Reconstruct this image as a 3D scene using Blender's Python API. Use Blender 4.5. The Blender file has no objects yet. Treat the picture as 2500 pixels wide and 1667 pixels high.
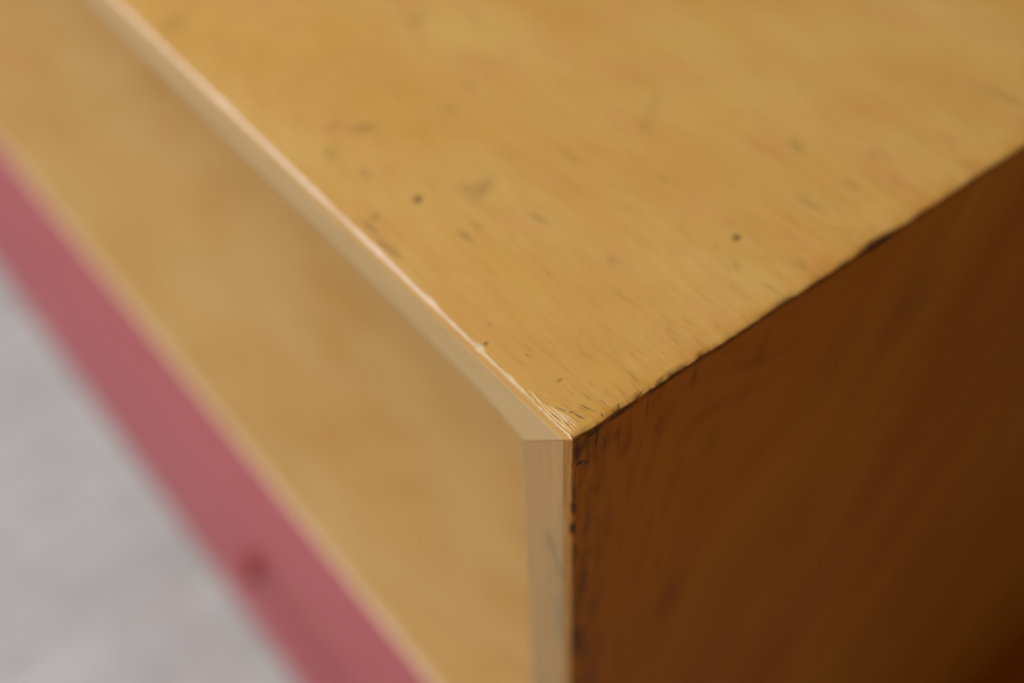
import bpy, bmesh, math, random
from mathutils import Vector, Matrix, noise

random.seed(7)
S = bpy.context.scene
COL = S.collection

# ---------------------------------------------------------------- camera, world, light, exposure
cam = bpy.data.cameras.new("camera")
cam_o = bpy.data.objects.new("camera", cam)
COL.objects.link(cam_o)
ROT = Matrix(((0.7894518370341893, 0.4692528456629281, -0.3956861936441401),
              (-0.6129439593155087, 0.568391957322612, -0.5488445003729185),
              (-0.03264199353551295, 0.675819761244234, 0.7363437720044996)))
LOC = Vector((-0.09924806992735681, -0.11857063560841131, 0.197804440347231))
cam_o.matrix_world = Matrix.Translation(LOC) @ ROT.to_4x4()
cam.sensor_width = 36.0
cam.lens = 43.92
cam.clip_start = 0.01
cam.clip_end = 100
cam.dof.use_dof = True
cam.dof.focus_distance = 0.25
cam.dof.aperture_fstop = 4.1
S.camera = cam_o
S.render.resolution_x, S.render.resolution_y = 1024, 682

w = bpy.data.worlds.new("World")
S.world = w
w.use_nodes = True
w.node_tree.nodes["Background"].inputs[0].default_value = (1.0, 0.86, 0.72, 1)
w.node_tree.nodes["Background"].inputs[1].default_value = 0.07

lamp = bpy.data.lights.new("window_light", 'AREA')      # the room's soft window, up and to the left
lamp.shape = 'RECTANGLE'
lamp.size, lamp.size_y = 1.0, 1.0
lamp.energy = 38.5
lamp.color = (1.0, 0.98, 0.96)
lo = bpy.data.objects.new("window_light", lamp)
COL.objects.link(lo)
lo.location = (-0.95, 0.80, 1.16)
lo.rotation_euler = (Vector((0.0, 0.25, -0.1)) - lo.location).to_track_quat('-Z', 'Y').to_euler()

lamp2 = bpy.data.lights.new("side_fill", 'AREA')         # added dim warm fill so the near side board is lit
lamp2.shape = 'DISK'
lamp2.size = 0.35
lamp2.energy = 0.56
lamp2.color = (1.0, 0.82, 0.60)
l2 = bpy.data.objects.new("side_fill", lamp2)
COL.objects.link(l2)
l2.location = (-0.27, -0.43, 0.20)
l2.rotation_euler = (Vector((0.03, 0.0, -0.04)) - l2.location).to_track_quat('-Z', 'Y').to_euler()

S.view_settings.view_transform = 'Standard'
S.view_settings.look = 'None'
S.view_settings.exposure = 0
S.view_settings.gamma = 1

# ---------------------------------------------------------------- sizes (metres); the near top corner is the origin
T = 0.0176          # board thickness
V = 0.0029          # face veneer
LEN = 1.05          # along +Y
DEP = 0.45          # along +X
ZF = -0.505         # floor
ZS = -0.224         # shelf top

# ---------------------------------------------------------------- node helpers
class NT:
    def __init__(self, name):
        self.m = bpy.data.materials.new(name)
        self.m.use_nodes = True
        self.t = self.m.node_tree
        self.t.nodes.clear()
        self.out = self.t.nodes.new('ShaderNodeOutputMaterial')
        self.b = self.t.nodes.new('ShaderNodeBsdfPrincipled')
        self.t.links.new(self.b.outputs[0], self.out.inputs[0])
        self.co = self.t.nodes.new('ShaderNodeTexCoord').outputs['Object']
    def link(self, s, inp):
        if hasattr(s, 'is_output'):
            self.t.links.new(s, inp)
        else:
            inp.default_value = s
    def math(self, op, a, b=0.0, clamp=False):
        n = self.t.nodes.new('ShaderNodeMath'); n.operation = op; n.use_clamp = clamp
        self.link(a, n.inputs[0]); self.link(b, n.inputs[1])
        return n.outputs[0]
    def vmath(self, op, a, b=(0, 0, 0)):
        n = self.t.nodes.new('ShaderNodeVectorMath'); n.operation = op
        self.link(a, n.inputs[0]); self.link(b, n.inputs[1])
        return n.outputs['Value'] if op == 'LENGTH' else n.outputs[0]
    def mapping(self, v, loc=(0, 0, 0), rot=(0, 0, 0), scale=(1, 1, 1), kind='POINT'):
        n = self.t.nodes.new('ShaderNodeMapping'); n.vector_type = kind
        self.link(v, n.inputs[0])
        n.inputs['Location'].default_value = loc
        n.inputs['Rotation'].default_value = rot
        n.inputs['Scale'].default_value = scale
        return n.outputs[0]
    def noise(self, v, scale=1.0, detail=3.0, rough=0.55, dist=0.0, color=False):
        n = self.t.nodes.new('ShaderNodeTexNoise')
        self.link(v, n.inputs['Vector'])
        n.inputs['Scale'].default_value = scale
        n.inputs['Detail'].default_value = detail
        n.inputs['Roughness'].default_value = rough
        n.inputs['Distortion'].default_value = dist
        return n.outputs['Color' if color else 'Fac']
    def rng(self, v, a, b, c=0.0, d=1.0, smooth=True):
        n = self.t.nodes.new('ShaderNodeMapRange')
        n.interpolation_type = 'SMOOTHSTEP' if smooth else 'LINEAR'
        self.link(v, n.inputs['Value'])
        for k, x in zip(('From Min', 'From Max', 'To Min', 'To Max'), (a, b, c, d)):
            n.inputs[k].default_value = x
        return n.outputs[0]
    def mix(self, f, a, b):
        n = self.t.nodes.new('ShaderNodeMix'); n.data_type = 'RGBA'
        self.link(f, n.inputs[0]); self.link(a, n.inputs[6]); self.link(b, n.inputs[7])
        return n.outputs[2]
    def mulc(self, a, b, f=1.0):
        n = self.t.nodes.new('ShaderNodeMix'); n.data_type = 'RGBA'; n.blend_type = 'MULTIPLY'
        self.link(f, n.inputs[0]); self.link(a, n.inputs[6]); self.link(b, n.inputs[7])
        return n.outputs[2]
    def grey(self, v):
        n = self.t.nodes.new('ShaderNodeCombineColor')
        for i in range(3): self.link(v, n.inputs[i])
        return n.outputs[0]
    def sep(self, v):
        n = self.t.nodes.new('ShaderNodeSeparateXYZ'); self.link(v, n.inputs[0]); return n.outputs
    def comb(self, x, y, z):
        n = self.t.nodes.new('ShaderNodeCombineXYZ')
        for i, q in enumerate((x, y, z)): self.link(q, n.inputs[i])
        return n.outputs[0]
    def attr(self, name):
        n = self.t.nodes.new('ShaderNodeAttribute'); n.attribute_name = name
        return n.outputs['Fac']
    def bump(self, h, dist, strength=1.0, prev=None):
        n = self.t.nodes.new('ShaderNodeBump')
        self.link(h, n.inputs['Height'])
        n.inputs['Distance'].default_value = dist
        n.inputs['Strength'].default_value = strength
        if prev is not None: self.link(prev, n.inputs['Normal'])
        return n.outputs[0]
    def spots(self, v, lst, plane):
        """max over elliptical marks; each is (u, v, angle deg, length, width, strength, softness) in mm on the face"""
        acc = None
        for (cx, cy, ang, ln, wd, st, soft) in lst:
            if plane == 'top':
                loc = (cx/1000, cy/1000, 0); rot = (0, 0, math.radians(ang)); sc = (ln/2000, wd/2000, 1)
            else:           # the XZ face
                loc = (cx/1000, 0, cy/1000); rot = (0, -math.radians(ang), 0); sc = (ln/2000, 1, wd/2000)
            if acc is None:
                vv = v
            else:       # keeps the marks in sequence, so that few values are live at once
                n = self.t.nodes.new('ShaderNodeVectorMath'); n.operation = 'MULTIPLY_ADD'
                self.link(acc, n.inputs[0]); n.inputs[1].default_value = (1e-9, 1e-9, 1e-9); self.link(v, n.inputs[2])
                vv = n.outputs[0]
            d = self.vmath('LENGTH', self.mapping(vv, loc, rot, sc, 'TEXTURE'))
            s = self.rng(d, 1.0 + soft, max(0.0, 1.0 - soft), 0.0, st)
            acc = s if acc is None else self.math('MAXIMUM', acc, s)
        return acc
    def warp(self, v, amp, scale, detail=2.0):
        c = self.noise(v, scale, detail, 0.6, color=True)
        c = self.vmath('SUBTRACT', c, (0.5, 0.5, 0.5))
        c = self.vmath('MULTIPLY', c, (amp, amp, amp))
        return self.vmath('ADD', v, c)
    def done(self, color, rough=0.4, normal=None, spec=0.5, coat=0.0):
        self.link(color, self.b.inputs['Base Color'])
        self.link(rough, self.b.inputs['Roughness'])
        self.link(spec, self.b.inputs['Specular IOR Level'])
        if coat:
            self.b.inputs['Coat Weight'].default_value = coat
            self.b.inputs['Coat Roughness'].default_value = 0.28
        if normal is not None: self.link(normal, self.b.inputs['Normal'])
        return self.m

# ---------------------------------------------------------------- materials
TOP_MARKS = [
    (18.1, 79.9, 40, 2.8, 2.1, .95, .7), (67.1, 21.5, 20, 2.1, 1.8, 1., .6), (23.0, 111.7, -20, 7, 3.0, .40, .9),
    (17.5, 117.5, 10, 5, 2.5, .22, .9), (11.1, 108.5, 60, 5, 3.0, .28, .9), (13.6, 96.3, 90, 4, 2.2, .32, .9), (6.5, 81.2, 10, 3.2, 1.8, .34, .9),
    (32.4, 73.2, 25, 8, 4.0, .36, 1.), (29.5, 75.5, 0, 3, 3.0, .30, 1.), (36.1, 55.6, 100, 6, 1.3, .42, .8), (19.3, 62.3, 95, 4.2, 1.5, .42, .8),
    (23.3, 63.2, 100, 3.5, 1.4, .25, .9), (26.2, 40.2, 80, 3, 1.2, .22, .9), (6.5, 35.6, 60, 1.1, .7, .35, .8),
    (3.6, 79.0, 95, 7, 1.4, .40, .8), (2.9, 70.5, 95, 9, 1.6, .42, .8), (101.8, 35.7, 60, 5, 2.4, .30, .9), (88.5, 19.2, 95, 6, 1.8, .34, .9),
    (72.5, 6.1, 80, 3, 1.4, .26, .9), (157.1, 15.5, 100, 12, 2.5, .34, .9), (113.7, 21.2, 20, 4, 3.0, .20, .9), (101.1, 17.5, 90, 5, 2.0, .20, .9),
    (85.0, 70.0, 35, 11, 2.6, .17, 1.), (62.2, 143.4, 20, 8, 4, .25, 1.), (8.1, 187.3, 60, 9, 6, .25, 1.), (44.0, 103.0, 60, 7, 4, .14, 1.),
    (2.4, 32.0, 15, 1.1, .8, .85, .5), (7.2, 23.6, 110, 1.8, .35, .60, .6), (8.0, 13.9, 10, 1.5, .8, .50, .6), (20.4, 22.1, 70, .6, .4, .45, .7),
    (22.1, 12.2, 0, .5, .5, .45, .7), (7.8, 4.4, 109, 3.6, .30, .80, .6), (11.3, 3.2, 92, 3.0, .20, .70, .6), (20.6, 5.1, 90, 4.4, .22, .55, .6),
    (9.6, 6.6, 95, 3.0, .22, .55, .6), (6.9, 4.9, 110, 1.8, .28, .6, .6), (3.4, 7.6, 113, 2.4, .25, .80, .6), (4.5, 5.6, 160, 1.0, .30, .9, .5),
    (5.0, 4.0, 105, 2.4, .34, .95, .5), (5.6, 8.6, 100, 2.4, .16, .5, .6), (13.8, 4.0, 92, 3.2, .16, .45, .6), (15.5, 2.4, 90, 2.6, .2, .5, .6),
    (1.3, 6.6, 96, 3.4, .22, .85, .5), (1.9, 4.0, 100, 3.2, .24, .85, .5), (.55, 5.0, 90, 2.6, .16, .6, .5), (2.7, 3.6, 104, 2.6, .18, .7, .5),
    (.35, 8.4, 95, 1.0, .5, .7, .6), (9.0, 1.2, 80, 1.0, .4, .8, .6), (13.0, .7, 60, 1.5, .5, .75, .6), (18.4, .6, 20, 2.6, .6, .6, .7),
    (24.0, .6, 10, 3.2, .6, .6, .7), (31.0, .5, 5, 3.0, .5, .5, .7), (12.5, 20.5, 100, 2.2, .3, .3, .7), (16.8, 15.4, 96, 3.0, .25, .3, .7),
    (41.0, 30.0, 95, 5, .8, .16, .9), (55.0, 44.0, 98, 8, 1.2, .14, .9), (48.0, 12.0, 90, 5, .5, .22, .9), (35.5, 9.0, 92, 4, .5, .28, .9), (61., 5., 90, 5, 1., .25, .9),
]
SIDE_MARKS = [
    (1.9, -9.2, 10, 1.7, 1.1, .96, .5), (3.9, -10.4, -30, 1.6, .9, .6, .8), (.5, -24.0, 90, 4.4, .9, .97, .35), (.6, -32.0, 90, 5.0, 1.1, .98, .35),
    (.5, -17.5, 90, 6, .8, .6, .8), (.5, -44., 90, 9, .9, .6, .9), (1.2, -5.0, 90, 5.5, 1.6, .75, .8), (3.3, -3.6, 60, 5.0, 2.0, .6, .9), (6.6, -3.4, 85, 5.5, .9, .7, .7),
    (5.4, -2.0, 10, 5.0, 1.6, .8, .8), (12.5, -1.5, 5, 6.0, 1.2, .8, .7), (9.2, -6.2, 88, 7, .5, .45, .8), (12.0, -8.0, 95, 3, 1.8, .45, .9),
    (28.0, -.8, 4, 16, .8, .7, .8), (48.0, -.8, 2, 20, .9, .65, .9), (91.8, -.9, 3, 11, 1.9, .97, .5), (76.0, -.9, 3, 18, 1.2, .6, .9),
    (113.3, -35.7, 60, 24, 13, .24, 1.), (84.2, -39.3, 70, 26, 10, .12, 1.), (42.2, -33.6, 75, 10, 4, .16, 1.), (87.2, -114.9, 70, 34, 18, .14, 1.),
    (.9, -80.3, 90, 12, 4.0, .5, .9), (33.3, -95.3, 80, 15, 8, .22, 1.), (51.3, -24.9, 60, 8, 3, .14, 1.), (55., -12., 75, 9, 2.2, .28, 1.),
    (16.0, -12.0, 88, 6, .7, .4, .9), (20.5, -5.0, 88, 7, .7, .45, .9), (34.0, -5.0, 84, 7, 1.2, .4, .9),
]
EDGE_MARKS = [   # on the X = 0 face of the near upright: (y, z)
    (7.2, -46.0, 75, 9, 2.8, .42, .9), (3.6, -54.0, 60, 15, 3.6, .36, 1.), (4.5, -75, 92, 22, 3.0, .3, 1.),
]

def make_top_mat():
    k = NT("honey_varnished_wood")
    v = k.co
    g = k.mapping(v, rot=(0, 0, math.radians(4)), scale=(1, .10, 1))
    broad = k.noise(k.mapping(v, scale=(1, .40, 1)), 30, 2, .5)
    broad2 = k.noise(k.mapping(v, loc=(3, 1, 0), scale=(1, .55, 1)), 75, 3, .55)
    col = k.mix(k.rng(broad, .33, .67), (.575, .318, .076, 1), (.620, .378, .112, 1))
    col = k.mix(k.rng(broad2, .40, .72, 0, .65), col, (.585, .296, .088, 1))
    # year rings, drawn out along the board
    ring = k.t.nodes.new('ShaderNodeTexWave'); ring.wave_type = 'RINGS'; ring.rings_direction = 'Z'
    k.link(k.mapping(v, loc=(-.030, -.002, 0), scale=(1, .26, 1)), ring.inputs['Vector'])
    ring.inputs['Scale'].default_value = 62; ring.inputs['Distortion'].default_value = 3.2
    ring.inputs['Detail'].default_value = 2; ring.inputs['Detail Scale'].default_value = .9
    rings = k.rng(ring.outputs['Fac'], .05, .55, .10, 0.0)
    col = k.mulc(col, (.84, .76, .58, 1), rings)
    streak = k.noise(g, 520, 3, .6)
    col = k.mulc(col, (.84, .78, .64, 1), k.rng(streak, .46, .78, 0, .45))
    line = k.noise(k.mapping(v, rot=(0, 0, math.radians(3)), scale=(1, .035, 1)), 1150, 2, .55)
    col = k.mulc(col, (.80, .70, .52, 1), k.rng(line, .50, .72, 0, .26))
    # fine open pores, mostly by the end of the board
    pores = k.rng(k.noise(k.mapping(v, rot=(0, 0, math.radians(5)), scale=(1, .06, 1)), 1900, 2, .6), .565, .66)
    xyz = k.sep(v)
    near = k.rng(xyz[1], .045, .0, .12, 1.0)
    near = k.math('MULTIPLY', near, k.rng(k.noise(v, 95, 3, .6), .38, .66))
    pores = k.math('MULTIPLY', pores, near)
    col = k.mulc(col, (.42, .30, .16, 1), k.math('MULTIPLY', pores, .55))
    # darker old varnish gathered along the end arris
    band = k.math('MULTIPLY', k.rng(xyz[1], .0075, .0004), k.rng(k.noise(v, 160, 3, .6), .30, .70, .15, .85))
    col = k.mulc(col, (.86, .66, .30, 1), k.math('MULTIPLY', band, .8))
    # stains, pits and scratches
    wv = k.warp(k.warp(v, .00055, 480, 3), .0012, 150, 2)
    marks = k.spots(wv, TOP_MARKS, 'top')
    marks = k.math('MULTIPLY', marks, k.rng(k.noise(v, 900, 2, .6), .25, .6, .65, 1.0))
    zmask = k.rng(xyz[2], -.0012, -.0004)
    marks = k.math('MULTIPLY', marks, zmask)
    col = k.mix(marks, col, (.125, .076, .026, 1))
    freckle = k.rng(k.noise(k.mapping(v, scale=(1, .45, 1)), 210, 2, .5), .66, .78, 0, .30)
    col = k.mix(k.math('MULTIPLY', freckle, zmask), col, (.21, .135, .045, 1))
    # bare wood on the worn arris
    wear = k.attr('wear')
    wn = k.math('ADD', wear, k.math('MULTIPLY', k.math('SUBTRACT', k.noise(k.mapping(v, scale=(1, .25, 1)), 650, 4, .65), .5), 1.1))
    wn = k.rng(wn, .42, .66)
    fibre = k.noise(k.mapping(v, scale=(1, .03, 1)), 3600, 2, .5)
    bare = k.mix(k.rng(fibre, .35, .65), (.57, .39, .245, 1), (.70, .53, .37, 1))
    bare = k.mix(k.rng(xyz[1], .012, .06, .85, 0), bare, k.mix(k.rng(fibre, .35, .65), (.46, .29, .105, 1), (.64, .46, .21, 1)))
    bare = k.mix(k.rng(k.noise(v, 240, 2, .6), .60, .72, 0, .7), bare, (.45, .35, .22, 1))
    col = k.mix(wn, col, bare)
    speck = k.rng(k.noise(v, 2100, 1, .5), .745, .79)  # small glints near the end, painted in as pale specks
    speck = k.math('MULTIPLY', speck, k.rng(xyz[1], .05, .0, 0, 1))
    col = k.mix(k.math('MULTIPLY', speck, .65), col, (.80, .64, .42, 1))
    h = k.math('ADD', k.math('MULTIPLY', streak, .25), k.math('MULTIPLY', k.noise(v, 2600, 2, .6), .35))
    h = k.math('SUBTRACT', h, k.math('MULTIPLY', pores, .35))
    h = k.math('SUBTRACT', h, k.math('MULTIPLY', marks, .7))
    h = k.math('ADD', h, k.math('MULTIPLY', k.noise(g, 60, 2, .5), 1.6))
    h = k.math('ADD', h, k.math('MULTIPLY', k.math('MULTIPLY', fibre, wn), .8))
    h = k.math('ADD', h, k.math('MULTIPLY', speck, .8))
    rough = k.math('ADD', k.rng(broad2, .3, .7, .36, .46), k.math('MULTIPLY', wn, .25))
    return k.done(col, rough, k.bump(h, .00012), .45)

def make_side_mat():
    k = NT("amber_stained_wood")
    v = k.co
    xyz = k.sep(v)
    # grain rises straight by the front edge and fans over to the right further in
    z2 = k.math('ADD', xyz[2], .17)
    lean = k.math('MULTIPLY', k.math('MULTIPLY', z2, .46), k.rng(xyz[0], .004, .10, 0, 1))
    u = k.math('SUBTRACT', xyz[0], lean)
    g = k.comb(u, 0.0, xyz[2])
    gs = k.mapping(g, scale=(1, 1, .085))
    broad = k.noise(k.mapping(g, scale=(1, 1, .22)), 26, 2, .5)
    mid = k.noise(gs, 120, 3, .55)
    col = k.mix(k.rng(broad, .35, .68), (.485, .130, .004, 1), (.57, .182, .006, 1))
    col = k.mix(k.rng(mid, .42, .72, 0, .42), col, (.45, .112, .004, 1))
    fine = k.noise(k.mapping(g, scale=(1, 1, .05)), 900, 3, .6)
    nearf = k.rng(xyz[0], .10, .0, .25, 1)
    col = k.mulc(col, (.58, .40, .28, 1), k.math('MULTIPLY', k.rng(fine, .48, .76, 0, .8), nearf))
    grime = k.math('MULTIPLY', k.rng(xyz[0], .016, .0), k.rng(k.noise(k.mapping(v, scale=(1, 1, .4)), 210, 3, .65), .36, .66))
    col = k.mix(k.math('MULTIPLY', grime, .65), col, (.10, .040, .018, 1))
    seam = k.math('MULTIPLY', k.rng(k.math('ADD', xyz[2], k.math('MULTIPLY', k.noise(k.mapping(v, scale=(1, 1, .5)), 330, 3, .7), .0030)), -.0004, .0012), k.rng(k.noise(v, 120, 2, .6), .30, .55, .35, 1))
    col = k.mix(k.math('MULTIPLY', seam, .7), col, (.075, .030, .014, 1))
    wv = k.warp(v, .0007, 420, 3)
    marks = k.spots(wv, SIDE_MARKS, 'side')
    marks = k.math('MULTIPLY', marks, k.rng(k.noise(v, 700, 2, .6), .25, .6, .7, 1.0))
    marks = k.math('MULTIPLY', marks, k.rng(xyz[1], .0016, .0006))
    col = k.mix(marks, col, (.028, .016, .012, 1))
    wear = k.attr('wear')
    wn = k.rng(k.math('ADD', wear, k.math('MULTIPLY', k.math('SUBTRACT', k.noise(v, 520, 4, .65), .5), 1.2)), .5, .72)
    col = k.mix(k.math('MULTIPLY', wn, .75), col, (.40, .17, .06, 1))
    # the front-facing veneer line is the paler honey colour
    edge = k.rng(xyz[0], .0004, .00005)
    vs = k.noise(k.mapping(v, scale=(1, 1, .05)), 1500, 3, .6)
    ecol = k.mix(k.rng(vs, .35, .7), (.36, .175, .04, 1), (.25, .105, .02, 1))
    col = k.mix(edge, col, ecol)
    h = k.math('ADD', k.math('MULTIPLY', fine, .35), k.math('MULTIPLY', k.noise(v, 2200, 2, .6), .3))
    h = k.math('SUBTRACT', h, k.math('MULTIPLY', marks, 1.2))
    h = k.math('ADD', h, k.math('MULTIPLY', k.noise(gs, 60, 2, .5), 1.2))
    return k.done(col, .5, k.bump(h, .00012), .08)

def make_core_mat(axis, name, marks=None):
    k = NT(name)
    v = k.co
    sc = (1, .03, 1) if axis == 'y' else (1, 1, .03)
    fib = k.noise(k.mapping(v, scale=sc), 900, 4, .6)
    sc2 = (1, .2, 1) if axis == 'y' else (1, 1, .2)
    cloud = k.noise(k.mapping(v, scale=sc2), 95, 3, .55)
    col = k.mix(k.rng(fib, .32, .7), (.41, .238, .082, 1), (.375, .205, .068, 1)) if axis == 'z' else \
          k.mix(k.rng(fib, .32, .7), (.52, .345, .140, 1), (.475, .30, .112, 1))
    col = k.mix(k.rng(cloud, .40, .70, 0, .6), col, (.335, .21, .08, 1) if axis == 'z' else (.53, .355, .165, 1))
    col = k.mulc(col, (.74, .62, .50, 1), k.rng(k.noise(k.mapping(v, scale=sc), 2600, 2, .5), .58, .75, 0, .45))
    if marks:
        xyz = k.sep(k.warp(v, .003, 120, 2))
        q = k.comb(xyz[1], 0.0, xyz[2])
        col = k.mix(k.spots(q, marks, 'side'), col, (.10, .085, .06, 1))
    h = k.math('ADD', fib, k.math('MULTIPLY', k.noise(v, 1800, 2, .6), .4))
    return k.done(col, .45, k.bump(h, .00010), .32)

def make_shelf_mat():
    k = NT("yellow_shelf_wood")
    v = k.co
    b = k.noise(k.mapping(v, scale=(1, .35, 1)), 22, 3, .5)
    s = k.noise(k.mapping(v, scale=(1, .06, 1)), 260, 3, .6)
    col = k.mix(k.rng(b, .35, .66), (.495, .295, .102, 1), (.515, .338, .132, 1))
    col = k.mulc(col, (.82, .74, .60, 1), k.rng(s, .45, .75, 0, .6))
    m = k.noise(k.mapping(v, scale=(1, .5, 1)), 38, 3, .55)
    col = k.mulc(col, (.90, .85, .72, 1), k.rng(m, .42, .70, 0, .6))
    wear = k.attr('wear')
    col = k.mix(k.rng(k.math('ADD', wear, k.math('MULTIPLY', k.math('SUBTRACT', k.noise(v, 120, 3, .6), .5), .5)), .4, .7), col, (.59, .41, .215, 1))
    return k.done(col, .40, k.bump(s, .0001), .5)

def make_inside_mat():
    k = NT("pale_inner_wood")
    s = k.noise(k.mapping(k.co, scale=(1, .06, .3)), 220, 3, .6)
    col = k.mix(k.rng(s, .35, .7), (.66, .42, .16, 1), (.55, .33, .11, 1))
    return k.done(col, .5, k.bump(s, .0001), .4)

def make_pink_mat():
    k = NT("dusty_pink_paint")
    v = k.co
    b = k.noise(k.mapping(v, scale=(1, .4, 1)), 14, 3, .5)
    col = k.mix(k.rng(b, .35, .68), (.500, .092, .112, 1), (.470, .082, .098, 1))
    fine = k.noise(k.mapping(v, scale=(1, .2, 1)), 300, 3, .6)
    # the knob's long shadow, painted in as a streak of deeper red
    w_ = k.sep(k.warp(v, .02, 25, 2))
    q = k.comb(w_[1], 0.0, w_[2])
    knob_shade = k.spots(q, [(216, -378, 2, 120, 32, 1., .9), (150, -360, 0, 90, 26, .3, 1.)], 'side')
    col = k.mix(knob_shade, col, (.37, .022, .038, 1))
    low = k.rng(k.math('ADD', k.sep(v)[2], k.math('MULTIPLY', k.noise(k.mapping(v, scale=(1, .3, 1)), 60, 3, .6), .004)), ZF+.0135, ZF+.0085)
    col = k.mix(low, col, (.47, .32, .18, 1))     # paint rubbed through along the lower edge
    return k.done(col, .48, k.bump(fine, .0002), .4)

def make_knob_mat():
    k = NT("dark_red_lacquer")
    n = k.noise(k.co, 300, 3, .6)
    return k.done(k.mix(n, (.31, .052, .060, 1), (.35, .062, .070, 1)), .5, None, .4)

def make_floor_mat():
    k = NT("pale_grey_floor_boards")
    v = k.co
    a = k.noise(k.mapping(v, rot=(0, 0, math.radians(-12)), scale=(.16, 1, 1)), 24, 4, .6)
    b = k.noise(k.mapping(v, rot=(0, 0, math.radians(-12)), scale=(.07, 1, 1)), 85, 3, .6)
    c = k.noise(v, 5, 2, .5)
    col = k.mix(k.rng(a, .35, .68), (.390, .412, .420, 1), (.450, .474, .482, 1))
    col = k.mulc(col, (.84, .82, .80, 1), k.rng(b, .48, .72, 0, .8))
    col = k.mulc(col, (.93, .91, .90, 1), k.rng(c, .4, .7))
    col = k.mulc(col, (.90, .89, .88, 1), k.rng(k.noise(v, 34, 3, .6), .46, .68))
    return k.done(col, .55, k.bump(b, .0006), .4)

def make_splinter_mat():
    k = NT("raw_splintered_fibre")
    n = k.noise(k.mapping(k.co, scale=(1, .05, 1)), 3000, 2, .6)
    return k.done(k.mix(k.rng(n, .35, .65), (.60, .42, .19, 1), (.76, .58, .33, 1)), .6, None, .3)

M_TOP, M_SIDE = make_top_mat(), make_side_mat()
M_CORE_Y = make_core_mat('y', "pale_core_lengthwise")
M_CORE_Z = make_core_mat('z', "pale_core_upright", EDGE_MARKS)
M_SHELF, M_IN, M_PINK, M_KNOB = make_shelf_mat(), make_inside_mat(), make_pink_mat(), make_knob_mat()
M_FLOOR, M_SPL = make_floor_mat(), make_splinter_mat()

# ---------------------------------------------------------------- mesh helpers
def link(name, verts, faces, mat, parent=None, wear=None, smooth=False):
    me = bpy.data.meshes.new(name)
    me.from_pydata([tuple(p) for p in verts], [], faces)
    if wear is not None:
        at = me.attributes.new('wear', 'FLOAT', 'POINT')
        at.data.foreach_set('value', wear)
    bm = bmesh.new(); bm.from_mesh(me)
    bmesh.ops.recalc_face_normals(bm, faces=bm.faces)
    bm.to_mesh(me); bm.free()
    me.materials.append(mat)
    if smooth:
        me.polygons.foreach_set('use_smooth', [True]*len(me.polygons))
    o = bpy.data.objects.new(name, me)
    COL.objects.link(o)
    if parent: o.parent = parent
    return o

def loft(rows, closed=True, caps=True):
    n = len(rows[0]); vs = [p for r in rows for p in r]; fs = []
    for i in range(len(rows)-1):
        for j in range(n if closed else n-1):
            a, b = i*n+j, i*n+(j+1) % n
            fs.append((a, b, b+n, a+n))
    if caps:
        fs.append(tuple(range(n))[::-1]); fs.append(tuple((len(rows)-1)*n+j for j in range(n)))
    return vs, fs

def steps(lims):
    out = [lims[0][0]]
    for a, b, d in lims:
        n = max(1, round((b-a)/d))
        out += [a+(b-a)*(i+1)/n for i in range(n)]
    return out

def fr(x, seed, scale, oct=4):
    return noise.fractal(Vector((x*scale, seed*7.31, seed*1.7)), .9, 2.1, oct)

def box(name, x0, x1, y0, y1, z0, z1, mat, parent, bev=.0006):
    me = bpy.data.meshes.new(name); bm = bmesh.new()
    bmesh.ops.create_cube(bm, size=1)
    for v in bm.verts:
        v.co = ((x0+x1)/2+v.co.x*(x1-x0), (y0+y1)/2+v.co.y*(y1-y0), (z0+z1)/2+v.co.z*(z1-z0))
    bmesh.ops.bevel(bm, geom=list(bm.edges), offset=bev, segments=2, affect='EDGES', profile=.5)
    bm.to_mesh(me); bm.free(); me.materials.append(mat)
    o = bpy.data.objects.new(name, me); COL.objects.link(o)
    if parent: o.parent = parent
    return o

# ---------------------------------------------------------------- the setting
fl = box("floor", -6, 6, -6, 7, ZF-.05, ZF, M_FLOOR, None, .002)
fl["kind"] = "structure"

# ---------------------------------------------------------------- the cabinet
cab = bpy.data.objects.new("wooden_cabinet", None)
COL.objects.link(cab)
cab["label"] = "honey yellow wooden open-fronted cabinet with worn edges, amber side and pink drawer front"
cab["category"] = "cabinet"
def inside(o):                      # parts are drawn in place; the Empty stands at the cabinet's base
    return o
cab.empty_display_size = .1

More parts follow.
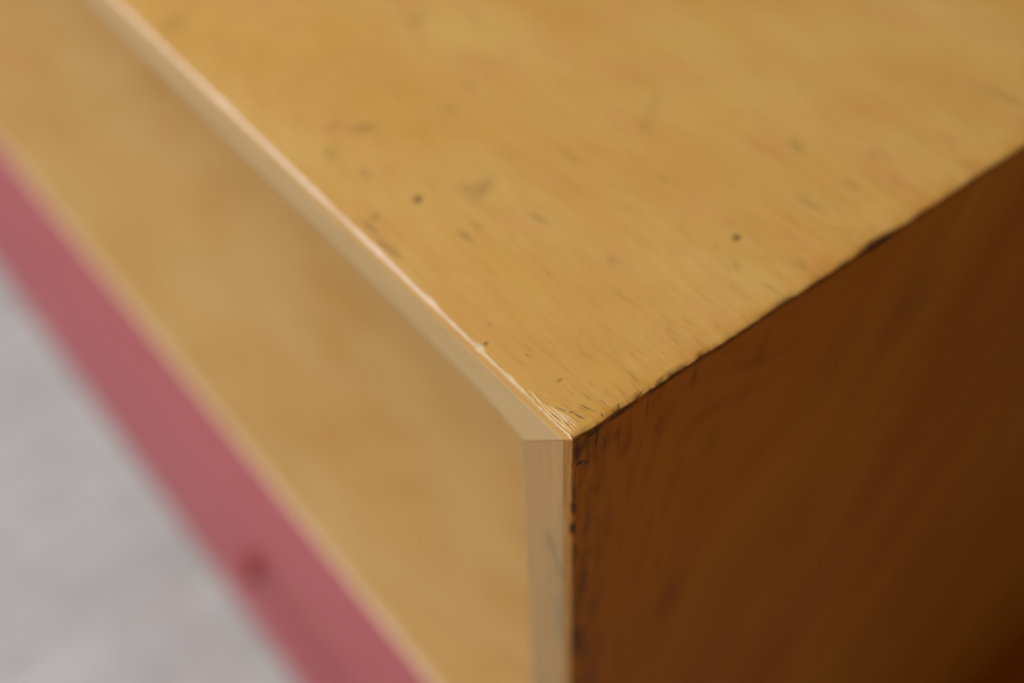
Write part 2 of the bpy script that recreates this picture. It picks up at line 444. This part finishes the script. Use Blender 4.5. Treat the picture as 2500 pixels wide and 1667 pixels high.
# top board: a profile in X-Z run along Y, its near end cut on the mitre
NB = 6                              # points round the worn arris
ys = steps([(0, .0012, .0003), (.0012, .03, .00035), (.03, .10, .0007), (.10, .30, .002), (.30, LEN, .02)])
JAG = []
for x in steps([(.0035, .045, .0006), (.045, .125, .0015), (.125, DEP-.002, .012)]):
    j = max(0.0, fr(x, 41, 190)*.00036 + fr(x, 42, 620)*.00030 + fr(x, 43, 1500)*.00015 + .00012)
    for c, wd, a in ((.0125, .0014, .00022), (.0185, .0010, .0002), (.0265, .003, .0002), (.038, .0025, .00015), (.0915, .005, .0007)):
        j += a*math.exp(-((x-c)/wd)**2)
    JAG.append((x, j))
rows, wear = [], []
for y in ys:
    e = abs(fr(y, 1, 90))*.55 + abs(fr(y, 2, 420))*.35 + max(0, fr(y, 3, 55))*.5
    r = .00034 + .00042*min(1.5, e) + .0005*min(1, y/.16)
    for c, wd, d in ((.032, .0016, .0007), (.0725, .009, .0004), (.050, .003, .0004), (.021, .002, .00035), (.145, .006, .0005)):
        r += d*math.exp(-((y-c)/wd)**2)                 # knocks in the arris
    f = max(0, 1-y/.02)
    jag = (fr(y, 4, 900)*.00012 + fr(y, 5, 250)*.00012)
    endz = 0.0
    if y < .0016: endz = -.00045*(1-y/.0016)**2
    prof = []
    ww = []
    def P(x, z, wv):
        ye = y + (-z)*max(0, 1-y/.04) if y < .04 else y
        prof.append((x, ye, z)); ww.append(wv)
    P(0.0036, -T, 0); P(.0018, -T+.0010, 0); P(.0006, -T+.0030, 0); P(0.0001, -T+.0058, 0); P(0, -V-.0002, 0); P(0, -r*1.25, 0.0)
    P(.00004, -r, .55)
    for i in range(1, NB):
        t = i/NB
        k = fr(y, 10+i, 700)*.00010 + fr(y, 20+i, 2200)*.00005
        bulge = math.sin(math.pi*t)*r*.13
        P(r*t - bulge*.7 + k + jag*.5, -r*(1-t)+bulge*.7 + k + endz*.5, 1.0)
    P(r, endz-.00002, .75); P(r*1.3+.0002, endz, .15)
    m = max(0.0, 1-y/.0016)
    for x, j in JAG:                # the near end is chipped and slightly ragged
        prof.append((x, y + m*j, endz*(1+j*900) - m*j*.5)); ww.append(0.0)
    P(DEP-.001, 0, 0); P(DEP, -.001, 0); P(DEP, -T, 0)
    rows.append(prof); wear += ww
# ragged near end of the top face (the line where it meets the side board)
vs, fs = loft(rows)
top = link("top_board", vs, fs, M_TOP, cab, wear, True)

# pale core strip let into the front of the top board, mitred at the near end
def strip_rows(n):
    pts = [(.0002, -V), (-.00005, -V-.0001), (-.00009, -V-.0006), (-.00010, -T+.0056), (.0003, -T+.0028), (.0012, -T+.0010), (.0030, -T+.00015), (.002, -V)]
    SHARP = pts[:3] + [(-.00010, -T+.0022), (.0001, -T+.0009), (.0010, -T+.0002), (.0030, -T+.00005), (.002, -V)]
    out = []
    for y in ys:
        row = []
        kk = min(1.0, y/.03)
        for (x, z), (xs, zs_) in zip(pts, SHARP):
            x, z = xs+(x-xs)*kk, zs_+(z-zs_)*kk      # the underside rounds off away from the mitre
            zz = z + (fr(y, 31, 500)*.00010 if z > -.004 else 0)
            ye = y + .00012 + (-z)*max(0, 1-y/.04) if y < .04 else y
            row.append((x, ye, zz))
        out.append(row)
    return out
vs, fs = loft(strip_rows(0))
link("edge_strip", vs, fs, M_CORE_Y, top)["label"] = "pale beige strip along the front edge of the top"

# raw fibres lifted from the worn corner
for i, (x0, y0, x1, y1, wd) in enumerate(((1.0, 13.2, .75, .5, .44), (1.35, 12.2, 1.50, .6, .40), (1.6, 10.6, 2.25, .8, .36), (2.0, 10.2, 2.95, 1.2, .30),
                                          (.65, 10.6, .35, .6, .34), (2.5, 8.2, 3.6, 1.7, .22), (.85, 7.6, 1.15, .7, .28), (1.5, 16.4, 1.2, 9.5, .30), (.3, 7.5, .2, .7, .22))):
    rows = []
    N = 14
    for q in range(N+1):
        t = q/N
        wq = wd*(.25+.75*math.sin(math.pi*min(1, .08+t*.92))**.6)/1000*.5
        cx = (x0+(x1-x0)*t)/1000 + fr(t, 50+i, 3)*.00012
        cy = (y0+(y1-y0)*t)/1000
        zb = -.0002 if cx > .001 else -.0002-(.0011-cx)*.55
        if cy < .0016: zb -= .0003*(1-cy/.0016)
        h = .00035*math.sin(math.pi*t)**.7 + .00012
        rows.append([(cx-wq, cy, zb-.0001), (cx-wq*.4, cy, zb+h), (cx+wq*.5, cy, zb+h*.9), (cx+wq, cy, zb-.0001)])
    vs, fs = loft(rows)
    link("splinter", vs, fs, M_SPL, top, None, True)

# near side board: profile in X-Y run down Z, its upper end cut on the mitre
zs = steps([(0, .0012, .0003), (.0012, .05, .0004), (.05, .13, .001), (.13, .505, .01)])
rows, wear = [], []
for d in zs:
    e = abs(fr(d, 61, 160))*.6 + abs(fr(d, 62, 700))*.4
    r = .00022 + .00040*min(1.5, e)
    for c, wd, a in ((.024, .0022, .0005), (.0325, .0026, .0007), (.009, .0012, .0003)):
        r += a*math.exp(-((d-c)/wd)**4)
    prof, ww = [], []
    drop = 0.0
    def P(x, y, wv, j=0.0):
        ze = d + y*max(0, 1-d/.04) if d < .04 else d
        prof.append((x, y, -min(ze+j, .5045))); ww.append(wv)
    P(.0022, T, 0); P(.0006, T-.0005, 0); P(0, T-.0020, 0); P(0, V+.0002, 0); P(0, r*1.3, 0); P(.00003, r, .4)
    for i in range(1, 4):
        t = i/4; k = fr(d, 70+i, 900)*.00007
        P(r*t*.9+k, r*(1-t)*.9+k, .5)
    P(r, .00002, .4); P(r*1.5, 0, .05)
    for x in steps([(.0022, .03, .0006), (.03, .10, .0015), (.10, DEP-.002, .02)]):
        jt = 0.0; yy = 0.0; wv = 0.0
        if d < .0014:               # chipped upper arris under the lid
            c = max(0.0, fr(x, 81, 260)*.8 + fr(x, 82, 900)*.5 + .15)
            m = (1-d/.0014)
            yy = .00012*m + .00075*m*min(1.2, c); jt = .00010*m + .00040*m*min(1.2, c)
            wv = .62*m*min(1, c*1.6)
        P(x, yy, wv, jt)
    P(DEP, .001, 0); P(DEP, T, 0)
    rows.append(prof); wear += ww
vs, fs = loft(rows)
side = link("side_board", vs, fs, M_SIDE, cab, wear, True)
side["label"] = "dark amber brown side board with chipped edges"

pts = [(.0002, V), (-.00005, V+.0001), (-.00009, V+.0006), (-.00012, T-.0012), (-.0001, T-.0006), (.0008, T-.0001), (.002, T-.0001), (.002, V)]
rows = []
for d in zs:
    row = []
    for (x, y) in pts:
        yy = y + (fr(d, 33, 300)*.00010 if y < .004 else 0)
        ze = d + .00024 + y*max(0, 1-d/.04) if d < .04 else d
        row.append((x, yy, -min(ze, .5043)))
    rows.append(row)
vs, fs = loft(rows)
link("edge_strip", vs, fs, M_CORE_Z, side)["label"] = "pale beige upright strip below the mitred corner"

# far side board, back and the shelf inside
far = box("side_board", 0.0, DEP, LEN, LEN+T, ZF+.0005, 0, M_IN, cab)
box("back_board", DEP-.012, DEP-.002, T+.0005, LEN-.0005, ZF+.012, -T-.0005, M_IN, cab)
rows, wear = [], []
for y in steps([(T+.0004, LEN-.0004, .012)]):
    w1 = abs(fr(y, 91, 30))*.0006
    rr = .0005 + w1*.5
    prof = [(0.0004, -.0028), (0, -.0024), (0, -rr), (rr*.3, -rr*.3), (rr, 0), (.004, 0), (.012, 0), (DEP-.013, 0), (DEP-.013, -.0028)]
    rows.append([(x, y, ZS+z) for x, z in prof])
    wear += [1, 1, 1, 1, 1, .4, 0, 0, 0]
vs, fs = loft(rows)
link("shelf_board", vs, fs, M_SHELF, cab, wear, False)

# low dark rail added by the near side to cover floor left too light
box("cover_rail", .0, DEP, -.046, -.0012, ZF+.0006, ZF+.014, M_SIDE, cab, .0015)

# pink drawer front below the shelf, with its small knob
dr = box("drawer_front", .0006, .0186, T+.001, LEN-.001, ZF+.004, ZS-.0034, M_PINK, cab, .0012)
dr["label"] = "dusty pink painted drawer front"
prof = [(0, .0060), (-.0015, .0056), (-.003, .0080), (-.0050, .0088), (-.0068, .0080), (-.0078, .0050), (-.0080, .0)]
rows = []
for (x, r) in prof:
    rows.append([(x+.0006, .262+max(r, 1e-5)*math.cos(a*math.pi/12), -.366+max(r, 1e-5)*math.sin(a*math.pi/12)) for a in range(24)])
vs, fs = loft(rows)
link("knob", vs, fs, M_KNOB, dr, None, True)

# stand the Empty at the cabinet's base without moving its parts
base = Vector((DEP/2, LEN/2, ZF))
cab.location = base
for ch in cab.children:
    ch.matrix_parent_inverse = Matrix.Translation(-base)
